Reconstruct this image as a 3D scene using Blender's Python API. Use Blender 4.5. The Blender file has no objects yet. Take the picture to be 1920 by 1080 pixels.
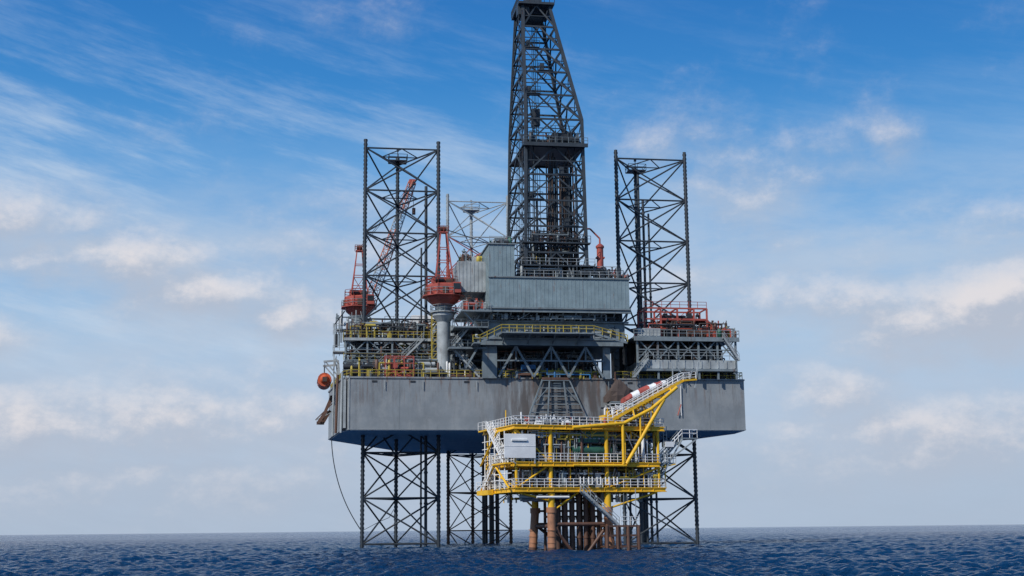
import bpy, math, random
import numpy as np
from mathutils import Vector, Matrix
R = random.Random(7)
sc = bpy.context.scene
sc.view_settings.view_transform = 'Standard'
sc.view_settings.look = 'None'
sc.view_settings.exposure = 0

# ------------------------------------------------------------ materials
MATS = {}
def paint(name, col, rust=0.15, rough=0.55, rustcol=(0.10,0.035,0.015), var=0.35, metal=0.0, scale=0.6, streak=0.12, hull=False):
    m = bpy.data.materials.new(name); m.use_nodes = True
    nt = m.node_tree; N = nt.nodes; L = nt.links
    b = N['Principled BSDF']
    tc = N.new('ShaderNodeTexCoord')
    n1 = N.new('ShaderNodeTexNoise'); n1.inputs['Scale'].default_value = scale; n1.inputs['Detail'].default_value = 8; n1.inputs['Roughness'].default_value = 0.65
    L.new(tc.outputs['Object'], n1.inputs['Vector'])
    r1 = N.new('ShaderNodeMapRange'); r1.inputs[1].default_value = 0.3; r1.inputs[2].default_value = 0.7
    r1.inputs[3].default_value = 1-var; r1.inputs[4].default_value = 1+var*0.6
    L.new(n1.outputs['Fac'], r1.inputs[0])
    mul = N.new('ShaderNodeVectorMath'); mul.operation = 'SCALE'
    mul.inputs[0].default_value = col
    L.new(r1.outputs[0], mul.inputs['Scale'])
    def streaks(sx, sz, lo, hi, amt, det=9):
        mp = N.new('ShaderNodeMapping'); mp.inputs['Scale'].default_value = (sx, sx, sz)
        L.new(tc.outputs['Object'], mp.inputs['Vector'])
        n2 = N.new('ShaderNodeTexNoise'); n2.inputs['Scale'].default_value = 1.0; n2.inputs['Detail'].default_value = det; n2.inputs['Roughness'].default_value = 0.7
        L.new(mp.outputs[0], n2.inputs['Vector'])
        r2 = N.new('ShaderNodeMapRange'); r2.interpolation_type = 'SMOOTHSTEP'
        r2.inputs[1].default_value = lo; r2.inputs[2].default_value = hi
        r2.inputs[3].default_value = 0; r2.inputs[4].default_value = amt
        L.new(n2.outputs['Fac'], r2.inputs[0]); return n2.outputs['Fac'], r2.outputs[0]
    def mix(f, a, c, mode='MIX'):
        mx = N.new('ShaderNodeMixRGB'); mx.blend_type = mode
        if isinstance(f, float): mx.inputs[0].default_value = f
        else: L.new(f, mx.inputs[0])
        L.new(a, mx.inputs[1])
        if isinstance(c, tuple): mx.inputs[2].default_value = (*c, 1)
        else: L.new(c, mx.inputs[2])
        return mx.outputs[0]
    th = 0.72 - rust*0.45
    nf, f = streaks(1.3, streak, th, th+0.14, 0.85)
    last = mul.outputs[0]
    if hull:
        sx = N.new('ShaderNodeSeparateXYZ'); L.new(tc.outputs['Object'], sx.inputs[0])
        _, lt = streaks(0.22, 0.16, .44, .64, .5); last = mix(lt, last, (.33,.345,.345))
        _, dk = streaks(0.6, 0.11, .50, .70, .45); last = mix(dk, last, (.10,.105,.11))
        d = N.new('ShaderNodeMath'); d.operation='SUBTRACT'; L.new(sx.outputs[0], d.inputs[0]); d.inputs[1].default_value=33.5
        d2 = N.new('ShaderNodeMath'); d2.operation='ABSOLUTE'; L.new(d.outputs[0], d2.inputs[0])
        r3 = N.new('ShaderNodeMapRange'); r3.interpolation_type='SMOOTHSTEP'; L.new(d2.outputs[0], r3.inputs[0])
        r3.inputs[1].default_value=15; r3.inputs[2].default_value=5; r3.inputs[3].default_value=0; r3.inputs[4].default_value=1
        _, br = streaks(0.7, 0.10, .36, .58, .85)
        mm = N.new('ShaderNodeMath'); mm.operation='MULTIPLY'; L.new(r3.outputs[0], mm.inputs[0]); L.new(br, mm.inputs[1])
        last = mix(mm.outputs[0], last, (.075,.058,.048))
        r4 = N.new('ShaderNodeMapRange'); L.new(sx.outputs[2], r4.inputs[0]); r4.inputs[1].default_value=21.5; r4.inputs[2].default_value=26.4
        _, rr = streaks(1.3, 0.12, .50, .64, .9)
        m3 = N.new('ShaderNodeMath'); m3.operation='MULTIPLY'; L.new(r4.outputs[0], m3.inputs[0]); L.new(rr, m3.inputs[1])
        last = mix(m3.outputs[0], last, (.13,.065,.035))
        _, sp_ = streaks(0.9, 0.7, .66, .74, .9); last = mix(sp_, last, (.12,.06,.035))
        cb = N.new('ShaderNodeCombineXYZ'); ad = N.new('ShaderNodeMath'); ad.operation='ADD'
        L.new(sx.outputs[0], ad.inputs[0]); L.new(sx.outputs[1], ad.inputs[1])
        L.new(ad.outputs[0], cb.inputs[0]); L.new(sx.outputs[2], cb.inputs[1])
        bk = N.new('ShaderNodeTexBrick'); bk.inputs['Scale'].default_value = 1
        bk.inputs['Mortar Size'].default_value = 0.02; bk.inputs['Brick Width'].default_value = 9.2; bk.inputs['Row Height'].default_value = 4.05
        bk.inputs['Color1'].default_value = (0.97,0.97,0.97,1); bk.inputs['Color2'].default_value = (1.04,1.04,1.04,1); bk.inputs['Mortar'].default_value = (0.9,0.89,0.88,1)
        L.new(cb.outputs[0], bk.inputs['Vector'])
        last = mix(0.6, last, bk.outputs['Color'], 'MULTIPLY')
    last = mix(f, last, rustcol)
    bp = N.new('ShaderNodeBump'); bp.inputs['Strength'].default_value = 0.25; bp.inputs['Distance'].default_value = 0.05
    L.new(nf, bp.inputs['Height'])
    L.new(last, b.inputs['Base Color'])
    L.new(bp.outputs[0], b.inputs['Normal'])
    b.inputs['Roughness'].default_value = rough; b.inputs['Metallic'].default_value = metal
    MATS[name] = m
    return m
paint('hull_paint', (0.225,0.25,0.265), rust=0.12, rough=0.5, rustcol=(0.13,0.10,0.08), streak=0.09, hull=True, var=0.22, scale=0.16)
paint('hull_bottom', (0.62,0.66,0.68), rust=0.15, var=.2)  # paler than the sides: light bounced off the sea is put into this colour
paint('siding', (0.205,0.275,0.30), rust=0.34, rough=0.5, rustcol=(0.17,0.13,0.12), streak=0.35, var=0.25)
paint('steel', (0.036,0.047,0.058), rust=0.3, rough=0.5)
paint('grey', (0.175,0.215,0.235), rust=0.35)
paint('lgrey', (0.34,0.375,0.385), rust=0.30)
paint('white', (0.78,0.79,0.78), rust=0.12, var=0.12)
paint('red', (0.38,0.08,0.058), rust=0.3, rustcol=(0.15,0.04,0.03))
paint('boom_red', (0.46,0.17,0.11), rust=0.1, rustcol=(0.35,0.2,0.15))
paint('yellow', (0.80,0.46,0.015), rust=0.2, var=0.28, rustcol=(0.3,0.13,0.03))
paint('dyellow', (0.46,0.36,0.06), rust=0.3)
paint('rust', (0.12,0.062,0.042), rust=0.4, rustcol=(0.045,0.028,0.022))
paint('pile', (0.38,0.18,0.095), rust=0.38, rustcol=(0.14,0.065,0.045), streak=0.3)
paint('green', (0.025,0.10,0.065), rust=0.15)
paint('dark', (0.022,0.026,0.032), rust=0.2)
paint('blue', (0.03,0.16,0.36), rust=0.2)
paint('orange', (0.58,0.11,0.04), rust=0.2, rough=0.5)
paint('tarp', (0.075,0.055,0.048), rust=0.1, rough=0.9)
paint('glass', (0.015,0.02,0.025), rust=0.0, rough=0.1)

# ------------------------------------------------------------ mesh builder
class MB:
    def __init__(s, mat='grey'):
        s.v=[]; s.f=[]; s.mi=[]; s.sm=[]; s.mat=mat
    def add(s, vs, fs, smooth=False):
        o=len(s.v); s.v.extend([tuple(p) for p in vs])
        for f in fs:
            s.f.append([i+o for i in f]); s.mi.append(s.mat); s.sm.append(smooth)
    def box(s, a, b):
        x0,y0,z0=a; x1,y1,z1=b
        if x0>x1:x0,x1=x1,x0
        if y0>y1:y0,y1=y1,y0
        if z0>z1:z0,z1=z1,z0
        s.add([(x0,y0,z0),(x1,y0,z0),(x1,y1,z0),(x0,y1,z0),(x0,y0,z1),(x1,y0,z1),(x1,y1,z1),(x0,y1,z1)],
              [(0,3,2,1),(4,5,6,7),(0,1,5,4),(1,2,6,5),(2,3,7,6),(3,0,4,7)])
    def _fr(s,a,b):
        a=Vector(a); b=Vector(b); d=(b-a)
        if d.length<1e-6: d=Vector((0,0,1))
        d.normalize()
        up=Vector((0,0,1)) if abs(d.z)<0.95 else Vector((1,0,0))
        x=d.cross(up).normalized(); y=x.cross(d).normalized()
        return a,b,x,y
    def tube(s,a,b,r,n=6,r2=None,caps=True):
        a,b,x,y=s._fr(a,b); r2=r if r2 is None else r2
        vs=[]
        for i in range(n):
            t=2*math.pi*i/n+0.3; c=x*math.cos(t)+y*math.sin(t)
            vs.append(a+c*r)
        for i in range(n):
            t=2*math.pi*i/n+0.3; c=x*math.cos(t)+y*math.sin(t)
            vs.append(b+c*r2)
        s.add(vs,[(i,(i+1)%n,n+(i+1)%n,n+i) for i in range(n)],smooth=n>=8)
        if caps:
            s.add(vs[:n],[tuple(range(n-1,-1,-1))]); s.add(vs[n:],[tuple(range(n))])
    def pipe(s,pts,r,n=6):
        for i in range(len(pts)-1): s.tube(pts[i],pts[i+1],r,n)
    def beam(s,a,b,w,h=None):
        h=w if h is None else h
        a,b,x,y=s._fr(a,b); x=x*(w/2); y=y*(h/2)
        vs=[a-x-y,a+x-y,a+x+y,a-x+y,b-x-y,b+x-y,b+x+y,b-x+y]
        s.add(vs,[(0,3,2,1),(4,5,6,7),(0,1,5,4),(1,2,6,5),(2,3,7,6),(3,0,4,7)])
    def prism(s,poly,z0,z1):
        n=len(poly)
        vs=[(p[0],p[1],z0) for p in poly]+[(p[0],p[1],z1) for p in poly]
        s.add(vs,[tuple(range(n-1,-1,-1)),tuple(range(n,2*n))]+[(i,(i+1)%n,n+(i+1)%n,n+i) for i in range(n)])
    def lathe(s,c,prof,n=8,rot=0.0,smooth=False):
        vs=[]
        for (r,z) in prof:
            for i in range(n):
                t=2*math.pi*i/n+rot
                vs.append((c[0]+r*math.cos(t),c[1]+r*math.sin(t),z))
        fs=[]
        for k in range(len(prof)-1):
            for i in range(n):
                fs.append((k*n+i,k*n+(i+1)%n,(k+1)*n+(i+1)%n,(k+1)*n+i))
        fs.append(tuple(range(n-1,-1,-1))); o=(len(prof)-1)*n; fs.append(tuple(range(o,o+n)))
        s.add(vs,fs,smooth)
    def rail(s,pts,h=1.1,sp=1.5,r=0.045,rails=(1.0,0.55)):
        for i in range(len(pts)-1):
            a=Vector(pts[i]); b=Vector(pts[i+1]); n=max(1,int((b-a).length/sp))
            for k in rails:
                s.tube(a+Vector((0,0,h*k)),b+Vector((0,0,h*k)),r,4,caps=False)
            for j in range(n+1):
                p=a.lerp(b,j/n); s.tube(p,p+Vector((0,0,h)),r,4,caps=False)
    def stair(s,a,b,w=0.9,wd=(0,1,0)):
        a=Vector(a); b=Vector(b); wd=Vector(wd).normalized()*w
        for o in (Vector((0,0,0)),wd):
            s.beam(a+o,b+o,0.08,0.28)
            s.rail([a+o,b+o],h=1.0,sp=1.3)
        n=max(3,int(abs(b.z-a.z)/0.3))
        for j in range(n+1):
            p=a.lerp(b,j/n); s.beam(p,p+wd,0.28,0.05)
    def lattice(s,a,b,w0,w1,n,rc=0.09,rb=0.05,alt=None):
        a,b,x,y=s._fr(a,b)
        cs=[(-1,-1),(1,-1),(1,1),(-1,1)]
        base=s.mat
        P=[]
        for k in range(n+1):
            t=k/n; w=(w0+(w1-w0)*t)/2; c=a.lerp(b,t)
            P.append([c+x*(w*q[0])+y*(w*q[1]) for q in cs])
        for k in range(n):
            if alt: s.mat = alt if (k*7//n)%3==1 else base
            for i in range(4):
                s.tube(P[k][i],P[k+1][i],rc,5,caps=False)
                j=(i+1)%4
                if (k+i)%2: s.tube(P[k][i],P[k+1][j],rb,4,caps=False)
                else: s.tube(P[k][j],P[k+1][i],rb,4,caps=False)
                s.tube(P[k][i],P[k][j],rb,4,caps=False)
        s.mat=base
    def ribs(s,x0,x1,y,z0,z1,sp=0.55,d=0.06,axis='x',w=.08):
        n=int((x1-x0)/sp)
        for i in range(n+1):
            q=x0+(x1-x0)*i/n
            if axis=='x': s.box((q-w,y-d,z0),(q+w,y+0.01,z1))
            else: s.box((y-d,q-w,z0),(y+0.01,q+w,z1))
    def done(s,name,parent=None,loc=None,rotz=0.0,label=None,category=None,group=None,kind=None):
        me=bpy.data.meshes.new(name); me.from_pydata(s.v,[],s.f)
        used=[]
        for k in s.mi:
            if k not in used: used.append(k)
        for k in used: me.materials.append(MATS[k])
        me.polygons.foreach_set('material_index',[used.index(k) for k in s.mi])
        me.polygons.foreach_set('use_smooth',s.sm)
        me.update()
        ob=bpy.data.objects.new(name,me); sc.collection.objects.link(ob)
        fin(ob,parent,loc,rotz,label,category,group,kind)
        return ob
def fin(ob,parent=None,loc=None,rotz=0.0,label=None,category=None,group=None,kind=None):
    if parent is not None: ob.parent=parent
    if loc is not None: ob.location=loc; ob.rotation_euler=(0,0,rotz)
    if label: ob['label']=label
    if category: ob['category']=category
    if group: ob['group']=group
    if kind: ob['kind']=kind
def empty(name,loc,rotz,label,category,group=None):
    ob=bpy.data.objects.new(name,None); ob.empty_display_size=1; sc.collection.objects.link(ob)
    fin(ob,None,loc,rotz,label,category,group); return ob

def clutter(m,x0,x1,y0,y1,z0,h,n,seed,pal=('grey','lgrey','dark','rust','dyellow'),big=1.0):
    r=random.Random(seed)
    for i in range(n):
        m.mat=r.choice(pal); k=r.random()
        x=r.uniform(x0,x1); y=r.uniform(y0,y1)
        if k<0.25:
            w=r.uniform(.4,1.6)*big; d=r.uniform(.4,1.2)*big; hh=r.uniform(.4,1)*min(h,2.2)
            w=min(w,x1-x); 
            if w<0.2: continue
            m.box((x,y,z0),(x+w,y+d,z0+hh)); m.box((x+.1,y-.04,z0+hh*.3),(x+w*.6,y-.005,z0+hh*.8))
            m.tube((x+w/2,y+d/2,z0+hh),(x+w/2,y+d/2,z0+hh+.5),.07,6)
        elif k<0.42:
            rr=r.uniform(.2,.55)*big; hh=r.uniform(.5,1)*h
            m.lathe((x,y),[(rr*.5,z0),(rr,z0+.1),(rr,z0+hh-.2),(rr*.4,z0+hh)],12,smooth=True)
        elif k<0.56:
            rr=r.uniform(.2,.5)*big; l=r.uniform(1.2,3.5); zz=z0+r.uniform(.5,max(.6,h-.6))
            xb=min(x1,x+l)
            m.tube((x,y,zz),(xb,y,zz),rr,12)
            for q in (x+.2,xb-.2): m.box((q-.07,y-rr*.7,z0),(q+.07,y+rr*.7,zz-rr*.6))
        elif k<0.86:
            rr=r.uniform(.05,.15); zz=z0+r.uniform(.2,h); xb=r.uniform(x0,x1); 
            if abs(xb-x)>7: xb=x+(7 if xb>x else -7)
            pts=[(x,y,z0),(x,y,zz),(xb,y,zz),(xb,y,z0 if r.random()<.5 else z0+h)]
            m.pipe(pts,rr,6)
            t=(x+xb)/2; m.tube((t-.12,y,zz),(t+.12,y,zz),rr*2.2,8)
            m.tube((t,y,zz),(t,y,zz+.4),rr*.6,5); m.tube((t,y,zz+.38),(t,y,zz+.44),.2,8)
        else:
            m.tube((x,y,z0),(x,y,z0+h*r.uniform(.6,1)),.06,5)
            xx=min(x1,max(x0,x+r.uniform(-2,2))); m.beam((x,y,z0),(xx,y,z0+h),.09)

# ============================================================ DRILLING RIG
RIGLOC=(-25.5,208,0); RIGROT=math.radians(9)
rig=empty('drilling_rig',RIGLOC,RIGROT,'grey jack-up drilling rig with dark derrick standing in the sea','drilling rig')
ZB,ZD=18.3,26.4
outline=[(0,0),(64,0),(64.6,7),(61.5,21),(41,64),(15,64),(-2.7,23),(-1.2,3)]
m=MB('hull_paint')
m.prism(outline,ZB,ZD)
m.mat='hull_bottom'; cx=sum(p[0] for p in outline)/8; cy=sum(p[1] for p in outline)/8
m.prism([(cx+(p[0]-cx)*.995,cy+(p[1]-cy)*.995) for p in outline],ZB-.12,ZB-.01)  # thin underside sheet with the sea bounce painted into its colour
m.mat='hull_paint'
n=len(outline)
for i in range(n):
    a=outline[i]; b=outline[(i+1)%n]
    m.beam((a[0],a[1],ZD+.06),(b[0],b[1],ZD+.06),.3,.26)
    m.beam((a[0],a[1],ZB+.05),(b[0],b[1],ZB+.05),.12,.12)
for u in (7.8,26.5,42.5,58):
    m.box((u-.03,-.03,ZB+.2),(u+.03,.02,ZD-.15))
m.mat='lgrey'; m.box((-.9,.5,ZB+.3),(-.5,1.2,ZD-.2)); m.beam((-.03,-.03,ZB),(-.03,-.03,ZD),.14)
for u in (3.5,9.5,18,44.5,52):
    m.mat='dark'; m.box((u,-.06,ZD-.7),(u+.8,.02,ZD-.4))
    m.mat='lgrey'; m.tube((u+2,-.2,ZD-.4),(u+2,-.2,ZD-1.8),.06,5); 
m.mat='rust'; m.box((-1.3,1.5,ZB),(-0.9,2.1,ZD)); m.tube((-1.9,5,ZB-.2),(-1.7,5,ZD+1),.22,8)
m.mat='lgrey'; m.tube((-1.2,1.2,ZB-.4),(-1.1,1.2,ZD+1),.2,8); m.tube((-2.3,9,ZB-.4),(-2.2,9,ZD+1),.16,8)
hull=m.done('hull',rig)

m=MB('dyellow')
m.rail([(42.5,.2,ZD+.2),(63.8,.2,ZD+.2),(64.2,7,ZD+.2),(61.2,21,ZD+.2),(41,63.5,ZD+.2),(15,63.5,ZD+.2),(-2.4,23,ZD+.2),(-1,3,ZD+.2),(0.3,.2,ZD+.2),(21,.2,ZD+.2)],sp=1.3,r=.06)
m.done('deck_railing',rig)
m=MB('dyellow')
for a,b in ((23.6,26.8),(31,33.2),(35,39.6)):
    m.rail([(a,.1,ZD+.2),(b,.1,ZD+.2),(b,1.6,ZD+.2),(a,1.6,ZD+.2),(a,.1,ZD+.2)],sp=.8,r=.07)
    m.box((a,.15,ZD+.05),(b,1.5,ZD+.3))
    m.beam((a,.1,ZD+.2),(b,.1,ZD+1.3),.1)
m.mat='grey'; m.box((23.5,.3,ZD+.03),(39.7,1.2,ZD+.18))
m.done('stern_guard',rig)

# ---- legs
def make_leg(u0,v0,ztop,mat='steel',upper=None,pipes=(),lab=None,bot=None):
    S=12.3; C=[(u0,v0),(u0+S,v0),(u0+S/2,v0+S*.866)]
    bay=7.3; zs=[]; z=ztop-.6
    while z>-6: zs.append(z); z-=bay
    zs=zs[::-1]
    m=MB(mat)
    def mt(z):
        if upper and z>upper[0]: return upper[1]
        if upper and len(upper)>3 and z>upper[2]: return upper[3]
        if bot and z<bot[0]: return bot[1]
        return mat
    k2=.8 if upper else 1
    for i in range(3):
        a=C[i]; b=C[(i+1)%3]
        for k,z in enumerate(zs):
            m.mat=mt(z+.1)
            m.tube((*a,z),(*b,z),.145*k2,6,caps=False)
            if k<len(zs)-1:
                z2=zs[k+1]; m.mat=mt((z+z2)/2)
                m.tube((*a,z),(*b,z2),.14*k2,6,caps=False); m.tube((*b,z),(*a,z2),.14*k2,6,caps=False)
    for z in zs:
        m.mat=mt(z)
        M=[((C[i][0]+C[(i+1)%3][0])/2,(C[i][1]+C[(i+1)%3][1])/2) for i in range(3)]
        for i in range(3): m.tube((*M[i],z),(*M[(i+1)%3],z),.1,5,caps=False)
    m.mat=mat if not upper else upper[1]
    c=C[2]; m.box((c[0]-1.6,c[1]-1.6,ztop-.1),(c[0]+1.6,c[1]+1,ztop+.05))
    m.rail([(c[0]-1.6,c[1]-1.6,ztop),(c[0]+1.6,c[1]-1.6,ztop),(c[0]+1.6,c[1]+1,ztop),(c[0]-1.6,c[1]+1,ztop),(c[0]-1.6,c[1]-1.6,ztop)],r=.05)
    m.tube((c[0],c[1],ztop),(c[0],c[1],ztop+2.0),.08,5); m.box((c[0]-.2,c[1]-.2,ztop+2),(c[0]+.2,c[1]+.2,ztop+2.4))
    leg=m.done('leg',rig,label=lab)
    for c in C:
        m=MB(mat)
        segs=[-6,ztop+.9]
        if upper: segs=[-6]+([bot[0]] if bot else [])+([upper[2]] if len(upper)>3 else [])+[upper[0],ztop+.9]
        for a,b in zip(segs[:-1],segs[1:]):
            m.mat=mt((a+b)/2)
            m.tube((*c,a),(*c,b),.23,8)
            m.box((c[0]-.27,c[1]-.08,a),(c[0]+.27,c[1]+.08,b))
            z=a
            while z<b-.3:
                m.box((c[0]-.34,c[1]-.07,z),(c[0]+.34,c[1]+.07,z+.34)); z+=.7
        m.done('chord',leg)
    for (pu,pv,z0,z1,r) in pipes:
        m=MB('steel'); m.tube((pu,pv,z0),(pu,pv,z1),r,8)
        z=z0+2
        while z<z1: m.tube((pu,pv,z),(pu,pv,z+.3),r*1.35,8); z+=5
        m.done('water_pipe',leg)
make_leg(2.6,9.5,67.0,pipes=[(13.0,11.5,-5,60.5,.26),(12.3,12.5,-5,50,.16)],lab='dark steel lattice leg with toothed chords')
make_leg(45.8,9.5,66.6,pipes=[(50.4,12.5,-5,64,.2),(51.3,13,-5,59.5,.22),(52.1,12.5,-5,57,.18),(49.8,14,-5,18,.3),(49.2,12,-5,18,.25),(47.4,12,-5,18,.2)],lab='dark steel lattice leg with pipes inside')
make_leg(21.2,53,69,mat='steel',upper=(58,'lgrey',40,'red'),bot=(12,'rust'),pipes=[(30,55,-5,17,.5),(31.2,55.5,-5,17,.4),(28.4,55,-5,17,.3),(29.2,57,-5,17,.3)],lab='lattice leg painted pale grey and red on top')

for (u0,v0) in ((2.6,9.5),(45.8,9.5),(21.2,53)):
    for c in ((u0,v0),(u0+12.3,v0),(u0+6.15,v0+10.65)):
        m=MB('grey')
        for s in (-1,1):
            m.box((c[0]+s*1.0-.45,c[1]-1.1,ZD),(c[0]+s*1.0+.45,c[1]+1.1,ZD+6.6))
            for z in range(5):
                m.tube((c[0]+s*1.0,c[1]-1.5,ZD+1+z*1.2),(c[0]+s*1.0,c[1]-1.05,ZD+1+z*1.2),.35,10)
        m.box((c[0]-1.6,c[1]-1.3,ZD+6.6),(c[0]+1.6,c[1]+1.3,ZD+7.0))
        m.done('jack_house',rig)

# ---- left working platform beside leg
m=MB('grey')
x0,x1,y0,y1,z=-0.8,14.2,5.2,9.0,33.2
m.box((x0,y0,z),(x1,y1,z+.25)); m.mat='lgrey'; m.box((x0,y0-.08,z-.2),(x1,y0,z+.25))
m.mat='grey'
for u in (x0+.3,3,7,11,x1-.4):
    m.beam((u,y0+.4,ZD),(u,y0+.4,z),.28); 
for u,w in ((x0+.3,3),(3,7),(7,11),(11,x1-.4)):
    m.beam((u,y0+.4,29.8),(w,y0+.4,z),.18); m.beam((w,y0+.4,29.8),(u,y0+.4,z),.18); m.beam((u,y0+.4,29.8),(w,y0+.4,29.8),.22)
m.box((x0,y0+.2,29.6),(x1,y1,29.75))
m.mat='dyellow'; m.rail([(x0,y0,z+.25),(x1,y0,z+.25)],sp=1.2); m.rail([(x0,y0,29.8),(x1,y0,29.8)],sp=1.2)
m.rail([(x0,y0,z+.25),(x0,y1,z+.25)])
m.mat='lgrey'; m.stair((8.5,4.6,29.8),(12,4.6,33.3)); m.stair((2.5,4.3,26.4),(6,4.3,29.8))
for z in (31,32,34.6,35.6): m.rail([(-2.4,10,z),(1.8,8.2,z)],h=.8,sp=1)
m.box((-2.4,9,31.6),(1.5,12,31.8)); m.box((-1.8,10,35.4),(2,13,35.6)); 
for u in (-2.2,1.2): m.beam((u,10,ZD),(u,10,36.4),.18)
m.done('working_platform',rig)
m=MB('grey'); clutter(m,-.5,13.5,5.6,8.5,33.4,3.2,74,3,('grey','lgrey','dark','dark','dyellow','rust','grey'),.65)
clutter(m,-.5,13.5,5.6,8.5,29.8,3.0,84,4,('grey','dark','rust','dark','steel','dyellow'),.75)
clutter(m,-2,4,8,14,33,5.5,20,5,('white','lgrey','grey','dark'),.7)
m.mat='dark'; m.beam((-2.2,8,36),(-.6,8,38.2),.9,.12); m.beam((-1.2,8,33),(-1.2,8,37),.12)
m.done('deck_machinery',rig)
m=MB('dark'); clutter(m,-.2,20.5,1.2,5,ZD,3.2,160,11,('grey','dark','steel','rust','dyellow','dark','rust','white','dark','lgrey'),.65)
m.mat='dark'
for z,v in ((27.6,3.2),(28.5,3.4),(27.6,4.3)): m.tube((-.9,v,z),(6.2,v,z),.42,12)
m.mat='lgrey'; m.tube((10.5,2.0,27.8),(14,2.0,27.8),.5,14); m.tube((10.5,2.4,28.9),(13.6,2.4,28.9),.4,14)
m.mat='rust'
for i in range(5): m.tube((16,1.2+i*.3,26.9+(i%2)*.25),(22.5,1.2+i*.3,26.9+(i%2)*.25),.14,6)
m.mat='grey'
for i in range(7): m.tube((-1+i*.1,5,28.2+i*.55),(16.5,5,28.2+i*.55),.06,5)
m.done('deck_machinery',rig)
m=MB('lgrey'); m.box((6.9,24,ZD+.05),(14.5,30,ZD+12.5)); m.ribs(7,14.4,24,ZD+.1,ZD+12.4,sp=.7); m.rail([(6.9,24,ZD+12.5),(14.5,24,ZD+12.5)]); m.done('storage_silo_block',rig)
m=MB('dyellow')
for du,dv in ((0,0),(1,0),(1,1),(0,1)): m.beam((13.3+du,4+dv,ZD),(13.3+du,4+dv,37),.13)
for k in range(9):
    z=ZD+k*1.2
    m.beam((13.3,4,z),(14.3,4,z),.09); m.beam((13.3,4,z),(14.3,4,z+1.2),.08); m.beam((13.3,5,z),(13.3,4,z+1.2),.08); m.beam((13.3,4,z),(13.3,5,z),.09)
m.done('ladder_tower',rig)

m=MB('lgrey')
m.box((11.5,40,ZD),(21,50,41)); m.ribs(11.5,21,40,ZD+.2,40.8,sp=.8,d=.08); m.mat='white'; m.box((21.05,41,ZD),(40,50.5,38)); m.box((13,41,41),(19,48,43)); m.box((34,44,38),(38,49,40.5))
m.mat='lgrey'; m.rail([(11.5,40.2,41),(21,40.2,41)]); m.rail([(21.1,41.1,38),(40,41.1,38)])
q=m.done('accommodation_block',rig)
for z in (29,32,35,38.5):
    for u in range(4):
        m=MB('glass'); m.box((12.6+u*2.2,39.8,z),(13.5+u*2.2,39.9,z+1)); m.done('window',q)

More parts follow.
